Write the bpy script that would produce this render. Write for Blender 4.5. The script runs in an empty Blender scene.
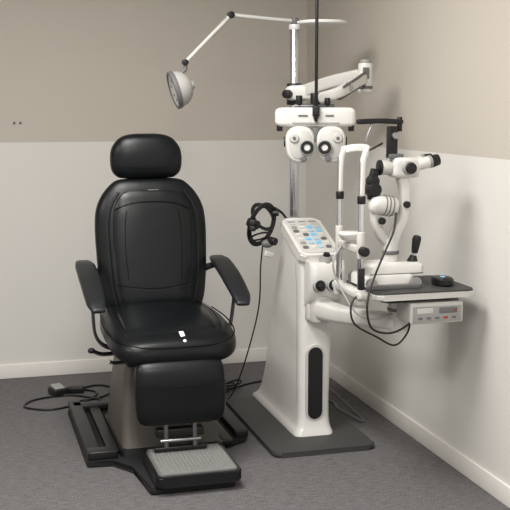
import bpy, bmesh, math
from mathutils import Vector, Matrix, Euler
from math import radians, sin, cos, pi

scene = bpy.context.scene
scene.view_settings.view_transform = 'Standard'
scene.view_settings.look = 'None'

def V(*a): return Vector(a)

# ------------------------------------------------------------ materials
def mat(name, col, rough=0.5, metal=0.0, bump=0.0, bscale=200.0, var=0.0, vscale=8.0, emit=None, estr=0.0, coat=0.0, spec=0.5, wrinkle=0.0):
    m = bpy.data.materials.new(name); m.use_nodes = True
    nt = m.node_tree; b = nt.nodes["Principled BSDF"]
    b.inputs["Base Color"].default_value = (*col, 1)
    b.inputs["Roughness"].default_value = rough
    b.inputs["Metallic"].default_value = metal
    b.inputs["Specular IOR Level"].default_value = spec
    if coat: b.inputs["Coat Weight"].default_value = coat
    tc = nt.nodes.new("ShaderNodeTexCoord")
    n = nt.nodes.new("ShaderNodeTexNoise"); n.inputs["Scale"].default_value = vscale
    n.inputs["Detail"].default_value = 4
    nt.links.new(tc.outputs["Object"], n.inputs["Vector"])
    cr = nt.nodes.new("ShaderNodeValToRGB")
    v = max(var, 0.02)
    cr.color_ramp.elements[0].color = (*[c*(1-v) for c in col], 1)
    cr.color_ramp.elements[1].color = (*[min(1, c*(1+v)) for c in col], 1)
    cr.color_ramp.elements[0].position = 0.35; cr.color_ramp.elements[1].position = 0.65
    nt.links.new(n.outputs["Fac"], cr.inputs["Fac"])
    nt.links.new(cr.outputs["Color"], b.inputs["Base Color"])
    if bump:
        n2 = nt.nodes.new("ShaderNodeTexNoise"); n2.inputs["Scale"].default_value = bscale
        n2.inputs["Detail"].default_value = 3
        nt.links.new(tc.outputs["Object"], n2.inputs["Vector"])
        bp = nt.nodes.new("ShaderNodeBump"); bp.inputs["Strength"].default_value = bump
        bp.inputs["Distance"].default_value = 0.003
        nt.links.new(n2.outputs["Fac"], bp.inputs["Height"])
        nt.links.new(bp.outputs["Normal"], b.inputs["Normal"])
        if wrinkle:
            n3 = nt.nodes.new("ShaderNodeTexNoise"); n3.inputs["Scale"].default_value = 7
            n3.inputs["Detail"].default_value = 1; n3.inputs["Distortion"].default_value = 0.4
            nt.links.new(tc.outputs["Object"], n3.inputs["Vector"])
            b2 = nt.nodes.new("ShaderNodeBump"); b2.inputs["Strength"].default_value = wrinkle
            b2.inputs["Distance"].default_value = 0.012
            nt.links.new(n3.outputs["Fac"], b2.inputs["Height"]); nt.links.new(b2.outputs["Normal"], bp.inputs["Normal"])
    if emit:
        b.inputs["Emission Color"].default_value = (*emit, 1)
        b.inputs["Emission Strength"].default_value = estr
    return m

M = {}
M['leather'] = mat('black_leather', (0.0040, 0.0050, 0.0062), 0.36, bump=0.10, bscale=110, spec=0.30, wrinkle=.14)
M['leather2'] = mat('black_leather_panel', (0.0045, 0.0058, 0.0070), 0.31, bump=0.10, bscale=90, spec=0.34, wrinkle=.18)
M['seam'] = mat('seam_thread', (0.0025, 0.0025, 0.003), 0.6, spec=.2)
M['stitch'] = mat('stitch_thread', (0.035, 0.036, 0.038), 0.6, spec=.3)
M['black'] = mat('black_plastic', (0.009, 0.009, 0.010), 0.4, spec=.4)
M['blackmat'] = mat('black_rubber', (0.014, 0.014, 0.015), 0.75, spec=.3)
M['dark'] = mat('dark_grey_paint', (0.042, 0.041, 0.041), 0.6, bump=0.2, bscale=120)
M['armgrey'] = mat('armrest_urethane', (0.010, 0.012, 0.014), 0.40, spec=.4)
M['white'] = mat('white_enamel', (0.68, 0.67, 0.64), 0.35, coat=0.2)
M['offwhite'] = mat('offwhite_plastic', (0.54, 0.53, 0.50), 0.42)
M['lampgrey'] = mat('lamp_grey', (0.40, 0.39, 0.37), 0.42)
M['grey'] = mat('light_grey_plastic', (0.30, 0.30, 0.29), 0.45)
M['midgrey'] = mat('mid_grey_plastic', (0.13, 0.13, 0.13), 0.5)
M['taupe'] = mat('pedestal_taupe', (0.095, 0.085, 0.071), 0.5)
M['chrome'] = mat('brushed_chrome', (0.72, 0.73, 0.75), 0.22, metal=1.0)
M['steel'] = mat('satin_steel', (0.42, 0.42, 0.43), 0.35, metal=1.0)
M['dsteel'] = mat('dark_steel', (0.14, 0.14, 0.145), 0.4, metal=.8)
M['blue'] = mat('blue_display', (0.15, 0.40, 0.58), 0.3, emit=(0.12, 0.45, .75), estr=0.35)
M['pale'] = mat('pale_blue_key', (0.42, 0.56, 0.64), 0.3)
M['red'] = mat('red_mark', (0.35, 0.03, 0.02), 0.4)
M['tag'] = mat('white_tag', (0.80, 0.80, 0.77), 0.6)
M['trim'] = mat('white_trim', (0.76, 0.74, 0.70), 0.45)

# ------------------------------------------------------------ mesh helpers
CUR = [None]
def obj(name, loc):
    e = bpy.data.objects.new(name, None); e.location = loc
    e.empty_display_size = 0.1
    scene.collection.objects.link(e); CUR[0] = e
    return e

def fin(name, bm, m, smooth=True, ang=38, sub=0):
    bmesh.ops.recalc_face_normals(bm, faces=bm.faces[:])
    me = bpy.data.meshes.new(name); bm.to_mesh(me); bm.free()
    if smooth:
        for p in me.polygons: p.use_smooth = True
        if ang: me.set_sharp_from_angle(angle=radians(ang))
    me.materials.append(M[m] if isinstance(m, str) else m)
    o = bpy.data.objects.new(name, me); scene.collection.objects.link(o)
    if CUR[0]:
        o.parent = CUR[0]
        o.matrix_parent_inverse = Matrix.Translation(-Vector(CUR[0].location))
    return o

def box(name, c, s, m, bev=0.004, rot=(0, 0, 0), seg=3, mtx=None):
    bm = bmesh.new(); bmesh.ops.create_cube(bm, size=1)
    bmesh.ops.scale(bm, vec=s, verts=bm.verts[:])
    if bev:
        bmesh.ops.bevel(bm, geom=bm.edges[:], offset=min(bev, min(s)*0.48), segments=seg, affect='EDGES', profile=0.5)
    R = Euler(rot).to_matrix().to_4x4()
    T = Matrix.Translation(c) @ R
    if mtx is not None: T = mtx @ T
    bmesh.ops.transform(bm, matrix=T, verts=bm.verts[:])
    return fin(name, bm, m)

def frame(axis, up=None):
    z = Vector(axis).normalized()
    u = Vector(up) if up else (Vector((0, 0, 1)) if abs(z.z) < 0.95 else Vector((1, 0, 0)))
    x = u.cross(z).normalized(); y = z.cross(x)
    return x, y, z

def lathe(name, p, axis, prof, m, seg=32, mtx=None, sc=(1, 1)):
    x, y, z = frame(axis); p = Vector(p); bm = bmesh.new(); rows = []
    for r, h in prof:
        if r < 1e-6: rows.append([bm.verts.new(p + z*h)])
        else: rows.append([bm.verts.new(p + z*h + x*(r*sc[0]*cos(2*pi*i/seg)) + y*(r*sc[1]*sin(2*pi*i/seg))) for i in range(seg)])
    for A, B in zip(rows, rows[1:]):
        for i in range(seg):
            j = (i+1) % seg
            if len(A) == 1 and len(B) == 1: continue
            if len(A) == 1: bm.faces.new((A[0], B[i], B[j]))
            elif len(B) == 1: bm.faces.new((A[i], B[0], A[j]))
            else: bm.faces.new((A[i], B[i], B[j], A[j]))
    if mtx is not None: bmesh.ops.transform(bm, matrix=mtx, verts=bm.verts[:])
    return fin(name, bm, m)

def cyl(name, p1, p2, r, m, r2=None, bev=None, seg=28, mtx=None):
    p1 = Vector(p1); p2 = Vector(p2); L = (p2-p1).length; r2 = r if r2 is None else r2
    b = min(r, r2)*0.15 if bev is None else bev; b = min(b, L*0.3)
    return lathe(name, p1, p2-p1, [(0, 0), (r-b, 0), (r-b*0.3, b*0.3), (r, b), (r2, L-b), (r2-b*0.3, L-b*0.3), (r2-b, L), (0, L)], m, seg, mtx)

def ell(name, c, s, m, rot=(0, 0, 0), mtx=None):
    bm = bmesh.new(); bmesh.ops.create_uvsphere(bm, u_segments=32, v_segments=20, radius=1)
    T = Matrix.Translation(c) @ Euler(rot).to_matrix().to_4x4() @ Matrix.Diagonal((*s, 1))
    if mtx is not None: T = mtx @ T
    bmesh.ops.transform(bm, matrix=T, verts=bm.verts[:])
    return fin(name, bm, m, ang=0)

def catmull(pts, n=8):
    P = [Vector(p) for p in pts]; out = []
    for i in range(len(P)-1):
        p0 = P[i-1] if i else P[0]*2-P[1]; p1 = P[i]; p2 = P[i+1]
        p3 = P[i+2] if i+2 < len(P) else P[-1]*2-P[-2]
        for k in range(n):
            t = k/n
            out.append(0.5*((2*p1)+(-p0+p2)*t+(2*p0-5*p1+4*p2-p3)*t*t+(-p0+3*p1-3*p2+p3)*t**3))
    out.append(P[-1]); return out

def loft(name, rings, m, cap=True, ang=50, sub=0, mtx=None):
    bm = bmesh.new(); R = [[bm.verts.new(v) for v in r] for r in rings]
    for A, B in zip(R, R[1:]):
        n = len(A)
        for i in range(n):
            bm.faces.new((A[i], A[(i+1) % n], B[(i+1) % n], B[i]))
    if cap: bm.faces.new(R[0]); bm.faces.new(R[-1])
    if mtx is not None: bmesh.ops.transform(bm, matrix=mtx, verts=bm.verts[:])
    return fin(name, bm, m, ang=ang, sub=sub)

def tube(name, pts, r, m, n=8, seg=10, smooth=True, closed=False, mtx=None):
    P = catmull(pts, n) if smooth else [Vector(p) for p in pts]
    rings = []; T0 = (P[1]-P[0]).normalized(); x, y, _ = frame(T0)
    for i, p in enumerate(P):
        t = (P[min(i+1, len(P)-1)]-P[max(i-1, 0)]).normalized()
        q = T0.rotation_difference(t); x = q @ x; T0 = t; y = t.cross(x)
        rings.append([p + x*r*cos(2*pi*k/seg)+y*r*sin(2*pi*k/seg) for k in range(seg)])
    return loft(name, rings, m, ang=60, mtx=mtx)

def sup(c, A, B, a, b, e=2.6, seg=40):
    out = []
    for k in range(seg):
        t = 2*pi*k/seg; ct, st = cos(t), sin(t)
        out.append(Vector(c)+A*(a*math.copysign(abs(ct)**(2/e), ct))+B*(b*math.copysign(abs(st)**(2/e), st)))
    return out

def bar(name, pts, w, h, m, up=(0, 0, 1), e=4, n=8, rnd=True, smooth=True, mtx=None):
    """swept rounded bar. w across, h along up; w/h scalars or lists per control point"""
    k = len(pts)
    W = w if isinstance(w, (list, tuple)) else [w]*k; H = h if isinstance(h, (list, tuple)) else [h]*k
    P = catmull(pts, n) if smooth else [Vector(p) for p in pts]
    rings = []; N = len(P)
    for i, p in enumerate(P):
        t = (P[min(i+1, N-1)]-P[max(i-1, 0)]).normalized()
        s = t.cross(Vector(up)).normalized(); u = s.cross(t)
        f = i/(N-1)*(k-1); a = min(int(f), k-2); f -= a
        ww = W[a]*(1-f)+W[a+1]*f; hh = H[a]*(1-f)+H[a+1]*f
        if rnd and i in (0, N-1):
            d = -t if i == 0 else t; q = min(ww, hh)*0.5
            seq = [(0.0, 1), (0.5, .87), (.85, .55), (1, .12)]
            rr = [sup(p+d*q*o, s, u, (ww/2-q)+q*g if ww > hh else ww/2*g, hh/2*g if ww > hh else (hh/2-q)+q*g, e, 24) for o, g in seq]
            rings += rr[::-1] if i == 0 else rr
        else: rings.append(sup(p, s, u, ww/2, hh/2, e, 24))
    return loft(name, rings, m, mtx=mtx)

def cushion(name, st, A, B, m, e=2.8, n=6, mtx=None):
    """st: (center, halfA, halfB)"""
    C = catmull([s[0] for s in st], n)
    D = catmull([V(s[1], s[2], 0) for s in st], n)
    rings = [sup(c, Vector(A), Vector(B), max(d.x, .004), max(d.y, .004), e, 48) for c, d in zip(C, D)]
    return loft(name, rings, m, ang=0, mtx=mtx)

def prism(name, poly, z0, z1, m, bev=0.004, plane='xy', mtx=None, seg=3):
    bm = bmesh.new()
    def mk(a, b, c):
        return {'xy': (a, b, c), 'yz': (c, a, b), 'xz': (a, c, b)}[plane]
    A = [bm.verts.new(mk(p[0], p[1], z0)) for p in poly]; B = [bm.verts.new(mk(p[0], p[1], z1)) for p in poly]
    bm.faces.new(A); bm.faces.new(B); n = len(A)
    for i in range(n): bm.faces.new((A[i], A[(i+1) % n], B[(i+1) % n], B[i]))
    if bev: bmesh.ops.bevel(bm, geom=bm.edges[:], offset=bev, segments=seg, affect='EDGES')
    if mtx is not None: bmesh.ops.transform(bm, matrix=mtx, verts=bm.verts[:])
    return fin(name, bm, m)

def rrect(x0, x1, y0, y1, r, n=6):
    out = []
    for cx, cy, a0 in ((x1-r, y1-r, 0), (x0+r, y1-r, 90), (x0+r, y0+r, 180), (x1-r, y0+r, 270)):
        for k in range(n+1):
            a = radians(a0+90*k/n); out.append((cx+r*cos(a), cy+r*sin(a)))
    return out

def torus(name, c, axis, R, r, m, sc=(1, 1), a0=0, a1=360, seg=40, mtx=None):
    x, y, z = frame(axis)
    pts = [Vector(c)+x*R*sc[0]*cos(radians(a0+(a1-a0)*i/seg))+y*R*sc[1]*sin(radians(a0+(a1-a0)*i/seg)) for i in range(seg+1)]
    return tube(name, pts, r, m, smooth=False, mtx=mtx)

def stitches(name, pts, m='stitch', step=.012, ln=.007, r=.0011):
    """row of short raised stitches following a path"""
    P = catmull(pts, 24); bm = bmesh.new(); acc = 0
    for a, b in zip(P, P[1:]):
        acc += (b-a).length
        if acc >= step:
            acc = 0; t = (b-a).normalized(); x, y, z = frame(t)
            Mx = Matrix((x, y, z)).transposed().to_4x4(); Mx.translation = b
            bmesh.ops.create_cube(bm, size=1, matrix=Mx @ Matrix.Diagonal((r*2, r*2, ln, 1)))
    return fin(name, bm, m, smooth=False)

# ------------------------------------------------------------ room
def wallmat(name, lo, hi, zsplit):
    m = bpy.data.materials.new(name); m.use_nodes = True; nt = m.node_tree
    b = nt.nodes["Principled BSDF"]; b.inputs["Roughness"].default_value = 0.75
    g = nt.nodes.new("ShaderNodeNewGeometry"); s = nt.nodes.new("ShaderNodeSeparateXYZ")
    nt.links.new(g.outputs["Position"], s.inputs[0])
    c = nt.nodes.new("ShaderNodeMath"); c.operation = 'GREATER_THAN'; c.inputs[1].default_value = zsplit
    nt.links.new(s.outputs["Z"], c.inputs[0])
    mx = nt.nodes.new("ShaderNodeMix"); mx.data_type = 'RGBA'
    mx.inputs["A"].default_value = (*lo, 1); mx.inputs["B"].default_value = (*hi, 1)
    nt.links.new(c.outputs[0], mx.inputs["Factor"]); nt.links.new(mx.outputs["Result"], b.inputs["Base Color"])
    n = nt.nodes.new("ShaderNodeTexNoise"); n.inputs["Scale"].default_value = 90
    nt.links.new(g.outputs["Position"], n.inputs["Vector"])
    bp = nt.nodes.new("ShaderNodeBump"); bp.inputs["Strength"].default_value = 0.12; bp.inputs["Distance"].default_value = 0.002
    nt.links.new(n.outputs["Fac"], bp.inputs["Height"]); nt.links.new(bp.outputs["Normal"], b.inputs["Normal"])
    return m
ZS = 1.30
wm = wallmat('two_tone_paint', (0.66, 0.645, 0.61), (0.50, 0.46, 0.405), ZS)
CUR[0] = None
H = 2.7
box('wall_back', (-2.1, 0.05, H/2), (4.4, 0.1, H), wm, 0)
box('wall_right', (0.05, -3.4, H/2), (0.1, 6.8, H), wm, 0)
box('wall_left', (-4.25, -3.4, H/2), (0.1, 6.8, H), wm, 0)
box('baseboard_back', (-2.1, -0.006, 0.04), (4.2, 0.012, 0.08), 'trim', 0.003)
box('baseboard_right', (-0.006, -3.4, 0.04), (0.012, 6.8, 0.08), 'trim', 0.003)

# carpet
m = bpy.data.materials.new('carpet_tiles'); m.use_nodes = True; nt = m.node_tree
b = nt.nodes["Principled BSDF"]; b.inputs["Roughness"].default_value = 0.95
b.inputs["Specular IOR Level"].default_value = 0.15
tc = nt.nodes.new("ShaderNodeTexCoord")
mp = nt.nodes.new("ShaderNodeMapping"); mp.inputs["Scale"].default_value = (22, 150, 60)
nt.links.new(tc.outputs["Object"], mp.inputs["Vector"])
n1 = nt.nodes.new("ShaderNodeTexNoise"); n1.inputs["Scale"].default_value = 1.0; n1.inputs["Detail"].default_value = 5; n1.inputs["Roughness"].default_value = 0.7
nt.links.new(mp.outputs[0], n1.inputs["Vector"])
n2 = nt.nodes.new("ShaderNodeTexNoise"); n2.inputs["Scale"].default_value = 200; n2.inputs["Detail"].default_value = 2
nt.links.new(tc.outputs["Object"], n2.inputs["Vector"])
ad = nt.nodes.new("ShaderNodeMath"); ad.operation = 'ADD'
nt.links.new(n1.outputs["Fac"], ad.inputs[0]); nt.links.new(n2.outputs["Fac"], ad.inputs[1])
hf = nt.nodes.new("ShaderNodeMath"); hf.operation = 'MULTIPLY'; hf.inputs[1].default_value = 0.5
nt.links.new(ad.outputs[0], hf.inputs[0])
cr = nt.nodes.new("ShaderNodeValToRGB")
cr.color_ramp.elements[0].position = 0.38; cr.color_ramp.elements[0].color = (0.065, 0.063, 0.065, 1)
cr.color_ramp.elements[1].position = 0.64; cr.color_ramp.elements[1].color = (0.205, 0.196, 0.199, 1)
nt.links.new(hf.outputs[0], cr.inputs["Fac"]); nt.links.new(cr.outputs["Color"], b.inputs["Base Color"])
bp = nt.nodes.new("ShaderNodeBump"); bp.inputs["Strength"].default_value = 0.4; bp.inputs["Distance"].default_value = 0.004
nt.links.new(n2.outputs["Fac"], bp.inputs["Height"]); nt.links.new(bp.outputs["Normal"], b.inputs["Normal"])
box('floor', (-2.1, -3.4, -0.05), (4.4, 6.8, 0.1), m, 0)
cm = mat('ceiling_paint', (0.7, 0.69, 0.66), 0.9)
box('ceiling', (-2.1, -3.4, H+0.05), (4.4, 6.8, 0.1), cm, 0)

# wall anchors
obj('wall_screw_pair', (-1.64, -0.004, 1.40))
for dx in (-0.016, 0.016):
    cyl('screw', (-1.64+dx, 0.0, 1.405), (-1.64+dx, -0.006, 1.405), 0.007, 'midgrey')

# ------------------------------------------------------------ exam chair
CX = -1.115
obj('examination_chair', (CX, -1.36, 0))
X = V(1, 0, 0); Yv = V(0, 1, 0); Z = V(0, 0, 1)
# floor platform
prism('platform', [(CX-.37, -.79), (CX-.37, -1.59), (CX-.26, -1.59), (CX-.19, -1.70), (CX-.17, -1.97), (CX+.17, -1.97), (CX+.19, -1.66), (CX+.24, -1.50), (CX+.36, -1.44), (CX+.36, -.79)][::-1], 0.002, 0.030, 'blackmat', 0.006)
for sx in (-1, 1):
    box('platform_rail', (CX+sx*.335, -1.17 if sx < 0 else -1.12, .045), (.06, .82 if sx < 0 else .66, .035), 'black', 0.006)
    box('platform_rail_inner', (CX+sx*.25, -1.18, .04), (.05, .70, .024), 'black', 0.006)
box('platform_crossbar', (CX, -.83, .045), (.70, .07, .035), 'black', .006)
box('platform_crossbar_front', (CX-.30, -1.55, .048), (.12, .07, .035), 'black', .006)
# pedestal
def rect_ring(x0, x1, y0, y1, z, r=0.03):
    return [V(p[0], p[1], z) for p in rrect(x0, x1, y0, y1, r)]
loft('pedestal_cover', [rect_ring(CX-.215, CX+.215, -1.56, -1.02, .03), rect_ring(CX-.213, CX+.213, -1.545, -1.03, .06),
     rect_ring(CX-.205, CX+.205, -1.50, -1.08, .20), rect_ring(CX-.19, CX+.19, -1.47, -1.12, .36), rect_ring(CX-.17, CX+.17, -1.45, -1.14, .43)], 'taupe', ang=30)
loft('pedestal_foot', [rect_ring(CX-.225, CX+.225, -1.58, -1.0, .028), rect_ring(CX-.222, CX+.222, -1.575, -1.005, .055)], 'black', ang=30)
box('seat_carrier', (CX, -1.37, .445), (.40, .50, .04), 'black', .01)
# seat cushion
cushion('seat_cushion', [(V(CX, -1.10, .55), .12, .01), (V(CX, -1.115, .55), .20, .04), (V(CX, -1.17, .548), .245, .062), (V(CX, -1.30, .543), .268, .064),
        (V(CX, -1.45, .535), .272, .062), (V(CX, -1.58, .522), .268, .062), (V(CX, -1.67, .507), .25, .058), (V(CX, -1.72, .495), .21, .046), (V(CX, -1.735, .49), .15, .015)], X, Z, 'leather', 3.2)
cushion('seat_panel', [(V(CX, -1.16, .60), .10, .005), (V(CX, -1.18, .602), .16, .014), (V(CX, -1.30, .597), .19, .022), (V(CX, -1.45, .589), .20, .022),
        (V(CX, -1.58, .572), .195, .022), (V(CX, -1.65, .553), .16, .018), (V(CX, -1.67, .546), .09, .004)], X, Z, 'leather2', 3.0)
for sx in (-1, 1):
    p = [(CX+sx*.20, -1.18, .607), (CX+sx*.212, -1.35, .605), (CX+sx*.212, -1.52, .590), (CX+sx*.19, -1.64, .562), (CX+sx*.12, -1.70, .545)]
    tube('seat_seam', p, .0022, 'seam')
    stitches('seat_stitching', [(q[0]+sx*.010, q[1], q[2]+.0005) for q in p[:4]])
    tube('seat_side_seam', [(CX+sx*.255, -1.22, .585), (CX+sx*.272, -1.40, .575), (CX+sx*.268, -1.56, .56), (CX+sx*.235, -1.67, .545), (CX+sx*.15, -1.725, .53), (CX, -1.738, .527)], .003, 'seam')
box('seat_tag', (CX+.022, -1.678, .562), (.020, .048, .004), 'tag', .001, rot=(radians(32), 0, radians(8)))
cyl('seat_tag_button', (CX+.024, -1.706, .541), (CX+.024, -1.714, .548), .007, 'tag')
# backrest (leans back)
def by(z): return -1.155+(z-.55)*.16
bs = [(.545, .17, .012), (.56, .205, .035), (.62, .232, .055), (.72, .247, .060), (.84, .254, .060), (.95, .256, .058), (1.03, .248, .055), (1.09, .222, .050), (1.135, .185, .042), (1.160, .15, .028), (1.168, .10, .008)]
cushion('backrest_cushion', [(V(CX, by(z), z), a, t) for z, a, t in bs], X, Yv, 'leather', 3.0)
ps = [(.60, .13, .004), (.615, .155, .018), (.68, .172, .026), (.80, .180, .029), (.92, .186, .029), (1.02, .178, .026), (1.08, .155, .019), (1.11, .12, .010), (1.12, .07, .003)]
cushion('backrest_panel', [(V(CX, by(z)-.040, z), a, t) for z, a, t in ps], X, Yv, 'leather2', 2.8)
for sx in (-1, 1):
    q = [(CX+sx*w, by(z)-.0575+d, z) for z, w, d in ((.60, .165, .008), (.70, .186, .0), (.84, .196, -.001), (.97, .198, .002), (1.05, .182, .004), (1.11, .145, .012))]
    tube('backrest_seam', q, .0026, 'seam')
    stitches('backrest_stitching', [(a+sx*.010, b_+.001, c) for a, b_, c in q])
    q = [(CX+sx*w, by(z)-.0655, z) for z, w in ((.72, .12), (.84, .128), (.95, .128), (1.03, .118))]
    tube('backrest_inner_seam', q, .0018, 'seam')
q = [(CX-.175, by(1.03)-.058, 1.035), (CX-.09, by(1.06)-.0635, 1.062), (CX, by(1.06)-.0645, 1.068), (CX+.09, by(1.06)-.0635, 1.062), (CX+.175, by(1.03)-.058, 1.035)]
tube('backrest_yoke_seam', q, .0020, 'seam')
tube('backrest_lumbar_seam', [(CX-.176, by(.70)-.062, .70), (CX, by(.68)-.069, .68), (CX+.176, by(.70)-.062, .70)], .0024, 'seam')
stitches('backrest_lumbar_stitching', [(CX-.165, by(.70)-.0635, .690), (CX, by(.68)-.0700, .670), (CX+.165, by(.70)-.0635, .690)])
box('backrest_mark', (CX+.01, by(1.115)-.050, 1.118), (.05, .003, .005), 'midgrey', .001, rot=(radians(-35), 0, 0))
loft('backrest_shell', [[V(p[0], by(z)+.03+p[1], z) for p in rrect(CX-w, CX+w, 0, .04, .015)] for z, w in ((.58, .18), (.8, .22), (1.0, .215), (1.1, .15))], 'black')
# headrest
hy = by(1.27); HX = CX-.010
cushion('headrest_cushion', [(V(HX, hy-.005, 1.168), .10, .010), (V(HX, hy-.005, 1.174), .132, .034), (V(HX, hy-.008, 1.203), .158, .05), (V(HX, hy-.008, 1.255), .165, .055),
         (V(HX, hy-.006, 1.305), .157, .053), (V(HX, hy-.003, 1.345), .128, .043), (V(HX, hy, 1.364), .092, .028), (V(HX, hy, 1.371), .05, .006)], X, Yv, 'leather', 2.9)
tube('headrest_seam', [(HX-.14, hy-.045, 1.24), (HX-.07, hy-.063, 1.222), (HX, hy-.065, 1.218), (HX+.07, hy-.063, 1.222), (HX+.14, hy-.045, 1.24)], .002, 'seam')
for sx in (-1, 1):
    cyl('headrest_post', (HX+sx*.05, hy+.01, 1.10), (HX+sx*.05, hy+.005, 1.22), .009, 'chrome')
# armrests: flat pads sloping down to the front
for sx in (-1, 1):
    off = .314 if sx < 0 else .305
    pts = [(CX+sx*off, -1.115, .796), (CX+sx*off, -1.20, .789), (CX+sx*off, -1.34, .760), (CX+sx*off, -1.46, .724), (CX+sx*off, -1.555, .690), (CX+sx*(off-.004), -1.60, .668)]
    bar('armrest_pad', pts, [.070, .090, .092, .088, .080, .058], [.026, .032, .032, .032, .030, .022], 'armgrey', e=3.2)
    bar('armrest_underside', [(p[0], p[1], p[2]-.022) for p in pts[1:-1]], .055, .016, 'midgrey', e=4)
    bar('armrest_hinge', [(CX+sx*.20, -1.10, .73), (CX+sx*.26, -1.115, .755), (CX+sx*off, -1.15, .776)], .05, .03, 'black', e=4)
    bar('armrest_post', [(CX+sx*off, -1.44, .702), (CX+sx*(off-.002), -1.42, .62), (CX+sx*(off-.015), -1.40, .52), (CX+sx*.25, -1.38, .465), (CX+sx*.15, -1.36, .450)], .024, .014, 'dsteel', up=(1, 0, 0.01), e=3)
tube('recline_lever', [(CX-.20, -1.44, .45), (CX-.28, -1.47, .455), (CX-.325, -1.49, .475)], .009, 'chrome')
ell('recline_lever_knob', (CX-.33, -1.492, .478), (.016, .012, .012), 'black')
tube('release_lever', [(CX-.16, -1.54, .435), (CX-.24, -1.58, .44), (CX-.27, -1.59, .45)], .008, 'chrome')
# legrest
cushion('legrest_cushion', [(V(CX, -1.735, .208), .13, .008), (V(CX, -1.735, .218), .165, .026), (V(CX, -1.735, .25), .182, .036), (V(CX, -1.73, .32), .187, .040),
         (V(CX, -1.725, .39), .186, .042), (V(CX, -1.715, .44), .182, .042), (V(CX, -1.70, .468), .165, .034), (V(CX, -1.695, .476), .12, .01)], X, Yv, 'leather', 3.6)
tube('legrest_seam', [(CX-.183, -1.768, .385), (CX-.09, -1.771, .375), (CX, -1.772, .372), (CX+.09, -1.771, .375), (CX+.183, -1.768, .385)], .0022, 'seam')
box('legrest_back_plate', (CX, -1.68, .33), (.30, .02, .22), 'black', .006)
for sx in (-1, 1):
    bar('legrest_strut', [(CX+sx*.06, -1.50, .40), (CX+sx*.06, -1.62, .34), (CX+sx*.06, -1.70, .22), (CX+sx*.06, -1.72, .10)], .02, .03, 'dsteel', up=(0, 1, .2))
box('legrest_hinge', (CX, -1.70, .165), (.20, .045, .035), 'black', .006)
cyl('legrest_hinge_roller', (CX-.085, -1.725, .135), (CX+.085, -1.725, .135), .008, 'steel')
box('legrest_bracket', (CX, -1.69, .11), (.15, .03, .08), 'dark', .005)
box('legrest_bracket_wing', (CX, -1.72, .10), (.22, .03, .02), 'black', .005)
# footplate
FX = CX+.02
prism('footplate_frame', rrect(FX-.172, FX+.172, -2.0, -1.655, .03), .035, .078, 'black', .006)
prism('footplate_surface', rrect(FX-.158, FX+.158, -1.985, -1.67, .022), .076, .083, 'midgrey', .002)
bm = bmesh.new()
for i in range(20):
    yy = -1.977+.0157*i
    bmesh.ops.create_cube(bm, size=1, matrix=Matrix.Translation((FX, yy, .085)) @ Matrix.Diagonal((.30, .0055, .007, 1)))
for i in range(20):
    xx = FX-.147+.0155*i
    bmesh.ops.create_cube(bm, size=1, matrix=Matrix.Translation((xx, -1.827, .0855)) @ Matrix.Diagonal((.005, .30, .006, 1)))
fin('footplate_ribs', bm, 'grey', smooth=False)

# ------------------------------------------------------------ instrument stand
obj('ophthalmic_instrument_stand', (-.43, -1.2, 0))
prism('floor_plate', rrect(-.70, -.23, -1.69, -.80, .04), .002, .024, 'dark', .006)
def yb(z):
    t = z/.93
    return -.735-.300*t**.5-.165*t**2.0
def yf(z): return -1.475-.03*math.exp(-z/.05)
rings = []
for z, g in ((.024, .03), (.035, .03), (.05, .018), (.07, .010), (.10, .005), (.15, .002), (.2, 0), (.28, 0), (.35, 0), (.43, 0), (.5, 0), (.58, 0), (.65, 0), (.72, 0), (.78, 0), (.86, 0)):
    x0 = -.515-g; x1 = -.378+.033*(z/.85)+g*.6
    rings.append([V(p[0], p[1], z) for p in rrect(x0, x1, yf(z)-g*.3, yb(z)+g, .034)])
def ztop(y): return .955+(y+1.18)*.40
top = [V(p.x, p.y, ztop(p.y)-.02) for p in [V(q[0], q[1], 0) for q in rrect(-.515, -.345, -1.475, -1.200, .034)]]
rings.append(top)
loft('console_body', rings, 'white', ang=40)
tube('side_contour', [(-.5165, -1.42, .07), (-.5165, -1.425, .35), (-.5165, -1.42, .62), (-.5165, -1.40, .80)], .0015, 'grey')
# front recess
prism('front_recess_rim', rrect(-.492, -.404, .085, .44, .043), -1.484, -1.470, 'offwhite', .003, plane='xz')
prism('front_recess', rrect(-.482, -.414, .097, .428, .033), -1.487, -1.478, 'black', .002, plane='xz')
# control panel slab
Rp = Matrix.Translation((-.43, -1.335, .895)) @ Matrix.Rotation(math.atan(.40), 4, 'X')
prism('control_panel', rrect(-.095, .095, -.175, .175, .03), -.022, .018, 'white', .007, mtx=Rp)
prism('control_face', rrect(-.078, .078, -.155, .155, .02), .016, .021, 'offwhite', .002, mtx=Rp)
k = 0
for j, cy in enumerate((.075, .040, .005, -.035, -.070, -.110)):
    for i in range(4):
        cx = -.054+.036*i
        mm = ['grey', 'white', 'blue', 'pale', 'midgrey', 'white', 'pale', 'blue', 'white', 'midgrey', 'blue', 'white', 'white', 'blue', 'pale', 'midgrey', 'grey', 'pale', 'blue', 'white', 'midgrey', 'white', 'pale', 'midgrey'][k]; k += 1
        prism('panel_key', rrect(cx-.012, cx+.012, cy-.010, cy+.010, .004), .019, .026, mm, .001, mtx=Rp)
for i in range(3):
    cx = -.05+.05*i
    prism('panel_label', rrect(cx-.018, cx+.018, .128, .136, .001), .0195, .0215, 'midgrey', 0, mtx=Rp)
    prism('panel_label_row', rrect(cx-.014, cx+.014, .104, .109, .001), .0195, .0215, 'grey', 0, mtx=Rp)
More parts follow.
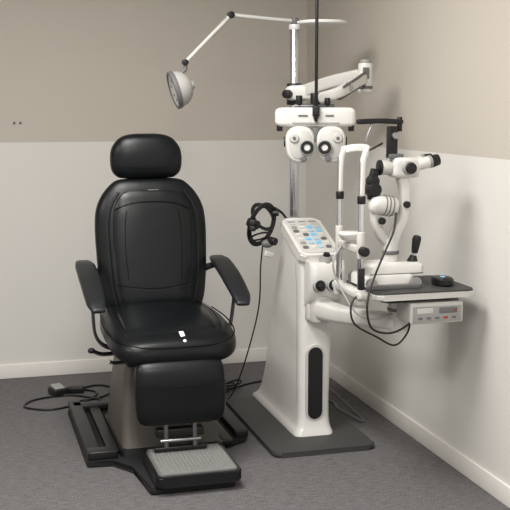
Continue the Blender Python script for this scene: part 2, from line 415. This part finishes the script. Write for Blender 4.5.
# handle wells at front
loft('handle_well_block', [[V(p[0], p[1], z) for p in rrect(-.50, -.335, y0, -1.44, .03)] for z, y0 in ((.62, -1.50), (.66, -1.545), (.74, -1.575), (.80, -1.575), (.822, -1.56))], 'white', ang=40)
for cx in (-.462, -.400):
    lathe('handle_well_ring', (cx, -1.572, .72), (0, -1, .25), [(.0, -.01), (.028, -.01), (.028, .010), (.024, .014), (.021, .004), (0, .002)], 'grey')
    lathe('handle_well_bore', (cx, -1.576, .72), (0, -1, .25), [(.0, .008), (.023, .008), (.023, .0)], 'black')
    cyl('handset_stem', (cx, -1.58, .72), (cx, -1.60, .725), .012, 'black')
lathe('dial_knob', (-.42, -1.53, .815), (0, -.3, 1), [(0, 0), (.032, 0), (.032, .012), (.026, .022), (.022, .034), (0, .036)], 'grey')
lathe('dial_cap', (-.42, -1.541, .850), (0, -.3, 1), [(0, 0), (.016, 0), (.014, .01), (0, .012)], 'black')
# pole
PX, PY = -.43, -1.10
cyl('pole_socket', (PX, PY, .80), (PX, PY, .955), .040, 'offwhite')
cyl('pole', (PX, PY, .90), (PX, PY, 1.85), .0235, 'chrome', bev=.003)
cyl('pole_collar', (PX, PY, .95), (PX, PY, .975), .031, 'grey')
cyl('pole_cap', (PX, PY, 1.845), (PX, PY, 1.87), .027, 'white')
box('pole_rear_block', (PX, -1.12, .80), (.10, .10, .22), 'white', .02)
# table swing arm
cyl('arm_hub', (-.43, -1.50, .55), (-.43, -1.50, .67), .055, 'offwhite')
cyl('arm_hub_cap', (-.43, -1.50, .665), (-.43, -1.50, .69), .045, 'grey')
box('arm_mount', (-.43, -1.47, .60), (.13, .08, .10), 'offwhite', .015)
bar('swing_arm', [(-.43, -1.50, .605), (-.40, -1.70, .615), (-.35, -1.92, .64), (-.31, -2.08, .655)], [.095, .085, .08, .09], [.085, .07, .065, .06], 'white', e=4)
cyl('arm_elbow', (-.31, -2.08, .62), (-.31, -2.08, .765), .043, 'offwhite')
cyl('arm_elbow_band', (-.31, -2.08, .70), (-.31, -2.08, .715), .046, 'midgrey')

# ------------------------------------------------------------ lamp arm on pole
obj('examination_lamp', (PX, PY, 1.85))
cyl('lamp_swivel', (PX, PY, 1.872), (PX, PY, 1.90), .018, 'midgrey')
E1 = V(-.735, -1.10, 1.905); E2 = V(-.953, -1.12, 1.69)
tube('lamp_arm_lower', [(PX, PY, 1.885), (PX-.1, PY, 1.89), E1], .0095, 'offwhite')
cyl('lamp_elbow', E1+V(0, .016, 0), E1+V(0, -.016, 0), .016, 'black')
tube('lamp_arm_upper', [E1, (E1+E2)/2, E2], .0095, 'offwhite')
bar('lamp_arm_cover', [E1+V(-.02, 0, -.02), E1+V(-.09, -.004, -.09)], .02, .022, 'grey', n=2)
cyl('lamp_wrist', E2+V(0, .014, 0), E2+V(0, -.014, 0), .014, 'black')
LH = V(-.985, -1.13, 1.572)
tube('lamp_neck', [E2, E2+V(.0, 0, -.03), LH+V(.012, .01, .07)], .009, 'midgrey')
la = V(-.80, .02, -.24).normalized()
LO = LH - la*.012
lathe('lamp_head', LO, la, [(0, -.048), (.020, -.047), (.045, -.040), (.065, -.024), (.077, -.004), (.083, .020), (.084, .036), (.080, .040), (.074, .036)], 'lampgrey')
lathe('lamp_face', LO, la, [(.076, .036), (.05, .032), (.02, .034), (0, .035)], 'tag')
lathe('lamp_bezel', LO, la, [(.0835, .020), (.0865, .024), (.0865, .040), (.080, .043), (.073, .038)], 'midgrey')
lathe('lamp_back_cap', LO, la, [(0, -.060), (.016, -.060), (.020, -.052), (.022, -.042)], 'grey')
x_, y_, z_ = frame(la)
for k in range(7):
    a = k*2*pi/7
    cyl('lamp_led', LO + x_*.045*cos(a)+y_*.045*sin(a)+z_*.030, LO + x_*.045*cos(a)+y_*.045*sin(a)+z_*.037, .008, 'grey')
lathe('top_disc', (-.305, -1.13, 1.868), (0, 0, 1), [(0, 0), (.10, 0), (.112, .004), (.114, .010), (.110, .017), (.02, .022), (0, .022)], 'tag', seg=48)
bar('top_disc_arm', [(PX, PY, 1.879), (-.34, -1.12, 1.877)], .03, .012, 'white', n=2)

# ------------------------------------------------------------ phoropter
obj('phoropter', (-.485, -1.566, 1.45))
cyl('pole_clamp', (PX, PY, 1.50), (PX, PY, 1.60), .036, 'black')
cyl('clamp_knob', (PX-.030, PY-.03, 1.55), (PX-.062, PY-.06, 1.55), .020, 'black')
bar('clamp_block', [(PX-.02, PY-.02, 1.555), (PX+.06, PY-.06, 1.56)], .06, .07, 'white', n=2)
EL = V(-.19, -1.385, 1.60)
bar('support_arm', [(PX+.03, PY-.04, 1.56), (PX+.12, PY-.15, 1.60), EL+V(-.02, .03, .03)], .05, .058, 'offwhite', e=5)
bar('support_arm_link', [(PX+.02, PY-.03, 1.525), (PX+.12, PY-.15, 1.555), EL+V(-.02, .02, -.01)], .02, .018, 'steel', e=4)
cyl('arm_elbow', EL+V(0, 0, -.045), EL+V(0, 0, .085), .032, 'white')
cyl('arm_elbow_cap', EL+V(0, 0, .085), EL+V(0, 0, .10), .024, 'grey')
cyl('arm_elbow_band', EL+V(0, 0, -.03), EL+V(0, 0, -.015), .034, 'midgrey')
box('arm_elbow_bolt_plate', EL+V(-.01, -.034, .04), (.03, .008, .05), 'midgrey', .003)
Mp = Matrix.Translation((-.485, -1.566, 0)) @ Matrix.Rotation(radians(-15.7), 4, 'Z')
def mp(*p): return Mp @ Vector(p)
bar('phoropter_arm', [EL+V(0, 0, .02), V(-.26, -1.46, 1.60), V(-.37, -1.54, 1.555), mp(.02, .01, 1.53)], .042, .045, 'white', e=4)
bar('phoropter_arm_stripe', [EL+V(-.01, -.03, .045), V(-.265, -1.492, 1.618), V(-.36, -1.565, 1.575)], .006, .012, 'midgrey', e=4)
bar('phoropter_arm_underside', [EL+V(-.02, -.02, -.01), V(-.27, -1.47, 1.572), V(-.37, -1.545, 1.528)], .030, .012, 'dsteel', e=4)
cyl('phoropter_arm_joint', V(-.32, -1.495, 1.578), V(-.32, -1.535, 1.578), .020, 'grey')
cyl('yoke_stem', mp(0, .01, 1.47), mp(0, .01, 1.55), .022, 'black')
cyl('yoke_knob', mp(-.07, .0, 1.50), mp(-.07, .0, 1.54), .014, 'black')
cyl('yoke_knob_right', mp(.05, .0, 1.495), mp(.05, .0, 1.53), .013, 'black')
cyl('yoke_bracket', mp(-.09, .0, 1.495), mp(.08, .0, 1.495), .010, 'dsteel')
# cross bar
loft('cross_bar', [[V(x, p[0], p[1]) for p in rrect(-.030*s, .030*s, 1.449-.041*s, 1.449+.041*s, .018*s)] for x, s in ((-.172, .55), (-.166, .82), (-.152, .97), (-.12, 1), (.12, 1), (.150, .97), (.163, .82), (.169, .55))], 'white', mtx=Mp)
prism('cross_bar_slot', rrect(-.10, .10, 1.420, 1.427, .003), -.033, -.028, 'grey', .001, plane='xz', mtx=Mp)
prism('cross_bar_mark', rrect(-.075, -.035, 1.452, 1.459, .001), -.033, -.029, 'midgrey', 0, plane='xz', mtx=Mp)
prism('cross_bar_mark_right', rrect(.04, .075, 1.452, 1.459, .001), -.033, -.029, 'midgrey', 0, plane='xz', mtx=Mp)
lathe('level_dial', (.0, -.026, 1.447), (0, -1, 0), [(0, 0), (.012, 0), (.012, .008), (0, .009)], 'midgrey', mtx=Mp)
for sx in (-1, 1):
    cyl('pd_knob', (sx*.152, 0, 1.39), (sx*.152, 0, 1.42), .013, 'black', mtx=Mp)
    def drop(s, cx=sx*.066, cz=1.350):
        o = []
        for k in range(40):
            a = 2*pi*k/40
            rx = .062*s; rz = (.095 if sin(a) < 0 else .062)*s
            o.append((cx+rx*math.copysign(abs(cos(a))**.8, cos(a)), cz+rz*math.copysign(abs(sin(a))**.85, sin(a))))
        return o
    rr = [[V(p[0], y, p[1]) for p in drop(s)] for y, s in ((.038, .86), (.034, .95), (.026, 1), (-.022, 1), (-.030, .97), (-.036, .88))]
    loft('lens_battery', rr, 'white', ang=45, mtx=Mp)
    rr = [[V(p[0], y, p[1]) for p in drop(s)] for y, s in ((-.034, .80), (-.039, .80), (-.041, .76))]
    loft('lens_battery_face', rr, 'offwhite', ang=45, mtx=Mp)
    ax = sx*.037; az = 1.322
    lathe('aperture_housing', (ax, -.036, az), (0, -1, 0), [(0, 0), (.031, 0), (.031, .016), (.026, .022), (.018, .022), (.015, .012), (0, .010)], 'black', mtx=Mp)
    lathe('aperture_lens', (ax, -.045, az), (0, -1, 0), [(0, .006), (.013, .005), (.015, .001)], 'tag', mtx=Mp)
    torus('aperture_scale', (ax, -.054, az), (0, -1, 0), .029, .0025, 'grey', mtx=Mp)
    lathe('power_wheel', (sx*.092, -.034, 1.362), (0, -1, 0), [(0, 0), (.020, 0), (.020, .012), (.017, .016), (0, .017)], 'offwhite', mtx=Mp)
    lathe('power_wheel_hub', (sx*.092, -.050, 1.362), (0, -1, 0), [(0, 0), (.007, 0), (.007, .004), (0, .005)], 'midgrey', mtx=Mp)
    lathe('axis_knob', (sx*.052, -.034, 1.275), (0, -1, 0), [(0, 0), (.013, 0), (.013, .018), (.010, .021), (0, .022)], 'midgrey', mtx=Mp)
    cyl('side_wheel', (sx*.115, 0, 1.345), (sx*.134, 0, 1.345), .022, 'black', mtx=Mp)
    cyl('battery_hanger', (sx*.066, 0, 1.395), (sx*.066, 0, 1.42), .018, 'black', mtx=Mp)
box('centre_block', (0, -.006, 1.375), (.03, .04, .06), 'midgrey', .006, mtx=Mp)
cyl('near_point_rod', mp(0, -.040, 1.43), mp(0, -.040, 2.12), .0070, 'black')
box('near_rod_clamp', (0, -.036, 1.475), (.03, .03, .045), 'black', .005, mtx=Mp)

# ------------------------------------------------------------ headset ophthalmoscope on hook
obj('head_mounted_ophthalmoscope', (-.60, -1.2, .95))
tube('hook', [(-.46, -1.16, .93), (-.51, -1.18, 1.0), (-.57, -1.19, 1.035), (-.61, -1.20, 1.035), (-.625, -1.20, 1.05)], .006, 'black')
hc = V(-.620, -1.21, .955)
def hr(name, w, h, c, tilt, r, m='black', yaw=20):
    T = Matrix.Translation(c) @ Euler((radians(90+tilt), 0, radians(yaw))).to_matrix().to_4x4()
    P = [T @ V(w*cos(2*pi*k/36), h*sin(2*pi*k/36), 0) for k in range(37)]
    return bar(name, P, r, r*.35, m, up=(T.to_3x3() @ V(0, 0, 1)), n=1, smooth=False, rnd=False, e=4)
hr('headband', .066, .100, hc, 20, .024)
hr('headband_upper', .054, .066, hc+V(.01, .01, .035), -35, .018)
hr('headband_rear', .048, .044, hc+V(-.01, 0, -.055), 60, .016)
box('optic_block', hc+V(-.05, -.035, .01), (.055, .045, .04), 'black', .01, rot=(.2, .3, .4))
for dz in (-.012, .014):
    cyl('optic_eyepiece', hc+V(-.05, -.045, dz), hc+V(-.068, -.075, dz+.005), .013, 'black')
cyl('adjust_knob', hc+V(.05, -.01, .05), hc+V(.075, -.02, .055), .015, 'black')
cyl('adjust_knob_rear', hc+V(.03, -.03, -.07), hc+V(.05, -.06, -.075), .018, 'black')
ell('temple_pad', hc+V(.02, -.03, -.085), (.03, .018, .02), 'midgrey')
box('battery_tag', hc+V(.025, -.03, -.135), (.045, .02, .026), 'offwhite', .004, rot=(0, .3, .2))
tube('lead', [hc+V(.0, -.02, -.09), hc+V(-.005, 0, -.2), hc+V(.0, .05, -.40), hc+V(-.03, .16, -.66), hc+V(-.05, .30, -.85), hc+V(-.06, .42, -.945)], .0035, 'black')

# ------------------------------------------------------------ slit lamp table
obj('slit_lamp_table', (-.27, -2.06, .78))
prism('table_top', rrect(-.475, -.065, -2.25, -1.90, .035), .784, .804, 'dark', .005)
prism('table_edge', rrect(-.480, -.060, -2.255, -1.895, .038), .775, .797, 'offwhite', .005)
prism('table_underframe', rrect(-.42, -.10, -2.20, -1.94, .03), .755, .778, 'black', .004)
box('power_unit', (-.225, -2.16, .718), (.22, .17, .082), 'offwhite', .008)
box('power_unit_face', (-.225, -2.2455, .715), (.20, .004, .060), 'grey', .001)
box('power_unit_window', (-.180, -2.247, .728), (.075, .004, .022), 'midgrey', .001)
box('power_unit_label', (-.275, -2.247, .728), (.065, .003, .020), 'offwhite', .001)
box('power_unit_lamp', (-.150, -2.2495, .728), (.010, .002, .008), 'red', .0005)
for i in range(5):
    box('power_unit_key', (-.295+.035*i, -2.247, .700), (.018, .004, .009), 'red' if i == 3 else 'midgrey', .001)

# ------------------------------------------------------------ slit lamp
obj('slit_lamp', (-.35, -2.07, .80))
SY = -2.07
for yy in (-1.955, -2.185):
    cyl('chinrest_post', (-.515, yy, .80), (-.515, yy, 1.30), .0115, 'chrome')
    cyl('chinrest_sleeve', (-.515, yy, .93), (-.515, yy, 1.03), .016, 'offwhite')
    cyl('chinrest_foot', (-.515, yy, .755), (-.515, yy, .81), .022, 'offwhite')
    cyl('chinrest_post_band', (-.515, yy, 1.135), (-.515, yy, 1.165), .016, 'black')
    bar('forehead_bracket', [(-.515, yy, 1.17), (-.512, yy, 1.28), (-.50, yy, 1.330)], .030, .018, 'white', up=(1, 0, 0), e=4)
bar('forehead_band', [(-.50, -1.945, 1.325), (-.475, -2.0, 1.335), (-.465, -2.07, 1.338), (-.475, -2.14, 1.335), (-.50, -2.195, 1.325)], .016, .03, 'white', e=4)
bar('chinrest_crossbar', [(-.515, -1.94, .96), (-.515, -2.20, .96)], .022, .03, 'offwhite', n=2)
cushion('chin_cup', [(V(-.515, -2.07, .985), .025, .02), (V(-.515, -2.07, 1.0), .04, .035), (V(-.515, -2.07, 1.012), .045, .04), (V(-.515, -2.07, 1.018), .04, .035)], X, Yv, 'white', 2.4)
cyl('chinrest_knob', (-.515, -2.20, .96), (-.515, -2.235, .96), .018, 'black')
bar('chinrest_base_bar', [(-.515, -1.93, .79), (-.515, -2.21, .79)], .04, .03, 'offwhite', n=2)
cyl('fixation_lamp_stalk', (-.50, -2.19, 1.33), (-.44, -2.20, 1.36), .004, 'black')
cyl('grip_handle', (-.53, -2.235, .82), (-.53, -2.235, .90), .012, 'black')
# base
for yy in (-1.975, -2.165):
    box('rail_guide', (-.37, yy, .812), (.22, .022, .018), 'midgrey', .004)
    for xx in (-.46, -.28):
        lathe('rail_wheel', (xx, yy-.008, .825), (0, 1, 0), [(0, 0), (.022, 0), (.022, .016), (0, .016)], 'steel')
box('rail_axle', (-.46, SY, .825), (.012, .20, .012), 'chrome', .003)
loft('cross_slide_base', [rect_ring(-.485, -.275, -2.15, -1.99, z, .025) for z in (.812, .845)] + [rect_ring(-.478, -.282, -2.143, -1.997, .855, .025)], 'white', ang=40)
loft('cross_slide_upper', [rect_ring(-.46, -.225, -2.13, -2.01, .853, .02), rect_ring(-.46, -.225, -2.13, -2.01, .885, .02), rect_ring(-.44, -.24, -2.12, -2.02, .897, .02)], 'white', ang=40)
box('cross_slide_seam', (-.345, -2.132, .856), (.22, .004, .004), 'midgrey', .001)
cyl('joystick_bellows', (-.262, -2.09, .890), (-.260, -2.095, .920), .024, 'black', r2=.013)
cyl('joystick_shaft', (-.260, -2.095, .91), (-.255, -2.10, .955), .007, 'chrome')
lathe('joystick_grip', (-.257, -2.098, .930), (.12, -.08, 1), [(0, 0), (.012, 0), (.015, .02), (.018, .055), (.014, .068), (0, .072)], 'black')
# slim central column carrying both arms
cyl('pivot_column', (-.345, SY, .890), (-.345, SY, .985), .028, 'white')
cyl('pivot_collar', (-.345, SY, .925), (-.345, SY, .94), .033, 'midgrey')
bar('microscope_arm', [(-.345, SY, .965), (-.325, SY, 1.01), (-.300, SY, 1.06), (-.292, SY, 1.12), (-.295, SY, 1.18), (-.305, SY, 1.225)], [.046, .042, .038, .036, .038, .044], .050, 'white', up=(0, 1, 0), e=4)
cyl('microscope_arm_knob', (-.295, SY-.024, 1.12), (-.295, SY-.042, 1.12), .013, 'black')
bar('illumination_arm', [(-.350, SY+.01, .960), (-.385, SY+.01, 1.0), (-.405, SY+.01, 1.05), (-.405, SY+.01, 1.10)], .034, .05, 'offwhite', up=(0, 1, 0), e=4)
lathe('lamp_housing', (-.438, SY-.012, 1.126), (1, 0, -.15), [(0, 0), (.022, .001), (.031, .008), (.036, .020), (.038, .04), (.038, .095), (.030, .108), (0, .111)], 'white')
for hx in (.055, .070, .085):
    c0 = V(-.438, SY-.012, 1.126) + V(1, 0, -.15).normalized()*hx
    torus('lamp_housing_fin', c0, (1, 0, -.15), .0385, .0022, 'midgrey')
cyl('illumination_tower', (-.425, SY, 1.14), (-.425, SY, 1.23), .020, 'black')
cyl('slit_drum', (-.425, SY-.03, 1.178), (-.425, SY+.03, 1.178), .028, 'black')
cyl('filter_drum', (-.425, SY-.02, 1.210), (-.425, SY+.02, 1.210), .023, 'black')
box('prism_head', (-.42, SY, 1.238), (.03, .03, .04), 'black', .005, rot=(0, .3, 0))
cyl('slit_width_knob', (-.400, SY-.03, 1.060), (-.400, SY-.048, 1.060), .014, 'black')
# microscope
cyl('objective_barrel', (-.395, SY, 1.262), (-.345, SY, 1.262), .028, 'offwhite')
cyl('objective_ring', (-.402, SY, 1.262), (-.392, SY, 1.262), .030, 'black')
loft('microscope_body', [[V(x, SY+p[0], 1.262+p[1]) for p in rrect(-.045*s, .045*s, -.040*s, .040*s, .02)] for x, s in ((-.352, .8), (-.345, .95), (-.335, 1), (-.26, 1), (-.25, .93), (-.245, .8))], 'white')
cyl('magnification_drum', (-.298, SY-.065, 1.262), (-.298, SY+.065, 1.262), .026, 'grey')
cyl('magnification_knob', (-.298, SY-.082, 1.262), (-.298, SY-.064, 1.262), .021, 'black')
for sy in (-.032, .032):
    cyl('ocular_tube', (-.255, SY+sy, 1.272), (-.200, SY+sy*.95, 1.284), .023, 'white')
    cyl('ocular_ring', (-.210, SY+sy*.95, 1.282), (-.196, SY+sy*.95, 1.285), .025, 'grey')
    cyl('eyepiece', (-.198, SY+sy*.95, 1.284), (-.165, SY+sy*.95, 1.292), .025, 'black', r2=.022)
# tonometer bracket
box('bracket_upright', (-.352, SY-.01, 1.36), (.038, .03, .12), 'black', .005)
box('bracket_foot', (-.34, SY-.01, 1.306), (.06, .04, .018), 'midgrey', .004)
bar('bracket_arm', [(-.485, SY, 1.437), (-.40, SY-.005, 1.440), (-.318, SY-.01, 1.436)], .026, .02, 'black', e=4)
cyl('bracket_pin', (-.322, SY-.01, 1.40), (-.322, SY-.01, 1.455), .010, 'black')
cyl('bracket_lens_rod', (-.458, SY, 1.36), (-.430, SY, 1.435), .005, 'steel')
cyl('bracket_side_knob', (-.352, SY-.03, 1.385), (-.352, SY-.05, 1.385), .013, 'steel')
# cables
tube('lamp_cable', [(-.345, SY-.045, 1.090), (-.37, SY-.08, 1.02), (-.43, SY-.12, .93), (-.49, SY-.17, .84), (-.52, SY-.20, .76), (-.50, SY-.20, .68), (-.42, SY-.19, .655), (-.34, SY-.17, .68), (-.31, SY-.13, .71)], .0042, 'black')
tube('power_cable', [(-.52, SY-.12, .80), (-.56, SY-.14, .76), (-.55, SY-.15, .69), (-.47, SY-.17, .64), (-.39, SY-.16, .60), (-.33, SY-.14, .64), (-.30, SY-.10, .69)], .0038, 'black')
tube('grey_cable', [(-.53, SY+.05, .96), (-.575, SY+.02, .90), (-.56, SY, .82), (-.52, SY-.08, .72), (-.45, SY-.09, .69), (-.36, SY-.06, .70)], .004, 'grey')

obj('lens_case', (-.15, -2.13, .805))
lathe('case_body', (-.15, -2.13, .805), (0, 0, 1), [(0, 0), (.040, 0), (.046, .006), (.046, .024), (.040, .030), (0, .032)], 'black', sc=(1.25, .85))
lathe('case_button', (-.15, -2.13, .835), (0, 0, 1), [(0, 0), (.014, 0), (.012, .003), (0, .004)], 'blue', sc=(1.2, .7))

# ------------------------------------------------------------ floor cables
obj('foot_switch_with_cable', (-1.55, -.40, 0))
box('switch_body', (-1.50, -.42, .024), (.075, .10, .044), 'black', .012, rot=(0, 0, .3))
box('switch_pedal', (-1.50, -.43, .047), (.055, .07, .014), 'grey', .005, rot=(.12, 0, .3))
box('switch_adapter', (-1.405, -.40, .018), (.09, .05, .034), 'black', .008, rot=(0, 0, -.2))
tube('switch_cable', [(-1.47, -.38, .01), (-1.38, -.36, .006), (-1.30, -.45, .006), (-1.38, -.60, .006), (-1.55, -.70, .006), (-1.68, -.62, .006), (-1.62, -.50, .006), (-1.45, -.46, .006), (-1.32, -.56, .006), (-1.28, -.66, .006)], .0055, 'black')
tube('switch_cable_second', [(-1.40, -.38, .01), (-1.28, -.30, .006), (-1.20, -.40, .006), (-1.30, -.55, .006), (-1.45, -.60, .006), (-1.40, -.69, .006), (-1.25, -.70, .006)], .0055, 'black')
obj('power_strip', (-.78, -.50, 0))
box('strip_body', (-.80, -.48, .022), (.26, .055, .040), 'black', .006, rot=(0, 0, .15))
for i in range(3):
    box('plug', (-.87+.07*i, -.49+.01*i, .052), (.035, .035, .03), 'black', .005, rot=(0, 0, .15))
obj('floor_cable_coil', (-.78, -.66, 0))
for k in range(5):
    pts = []
    for i in range(25):
        a = 2*pi*i/24; w = .06+.014*k
        pts.append((-.78+.02*k+w*1.3*cos(a), -.66+w*.8*sin(a+.3*k), .006+.010*k+.006*sin(3*a)))
    tube('coil_loop', pts, .005, 'black', n=2)
tube('coil_tail', [(-.72, -.68, .01), (-.64, -.60, .006), (-.50, -.50, .006), (-.30, -.40, .006), (-.2, -.2, .006)], .005, 'black')
tube('coil_tail_rear', [(-.86, -.66, .01), (-.93, -.55, .01), (-.88, -.48, .05)], .005, 'black')
obj('stand_power_cable', (-.18, -1.0, 0))
tube('cable', [(-.40, -.72, .03), (-.25, -.75, .006), (-.17, -.95, .006), (-.21, -1.15, .03), (-.14, -1.30, .006), (-.12, -1.1, .006), (-.10, -.8, .006), (-.08, -.4, .006)], .006, 'midgrey')

# ------------------------------------------------------------ lights
def area(name, loc, size, power, col=(1, .975, .94), rot=(0, 0, 0)):
    l = bpy.data.lights.new(name, 'AREA'); l.shape = 'RECTANGLE'; l.size = size[0]; l.size_y = size[1]
    l.energy = power; l.color = col
    o = bpy.data.objects.new(name, l); o.location = loc; o.rotation_euler = rot
    scene.collection.objects.link(o)
area('ceiling_panel_light_a', (-1.5, -2.4, 2.66), (.6, 1.2), 64)
area('ceiling_panel_light_b', (-1.6, -4.6, 2.66), (.6, 1.2), 70)
area('ceiling_panel_light_c', (-3.2, -3.0, 2.66), (.6, 1.2), 36)
w = bpy.data.worlds.new('room_ambient'); scene.world = w; w.use_nodes = True
w.node_tree.nodes['Background'].inputs[0].default_value = (1, .98, .95, 1)
w.node_tree.nodes['Background'].inputs[1].default_value = 0.95

# ------------------------------------------------------------ camera
cam = bpy.data.cameras.new('camera'); co = bpy.data.objects.new('camera', cam)
scene.collection.objects.link(co); scene.camera = co
cam.sensor_width = 36; cam.lens = 36*1050/510; cam.clip_start = .05
co.location = (-1.953, -5.827, 1.5)
co.rotation_euler = (radians(90-8.13), 0, radians(-15.74))
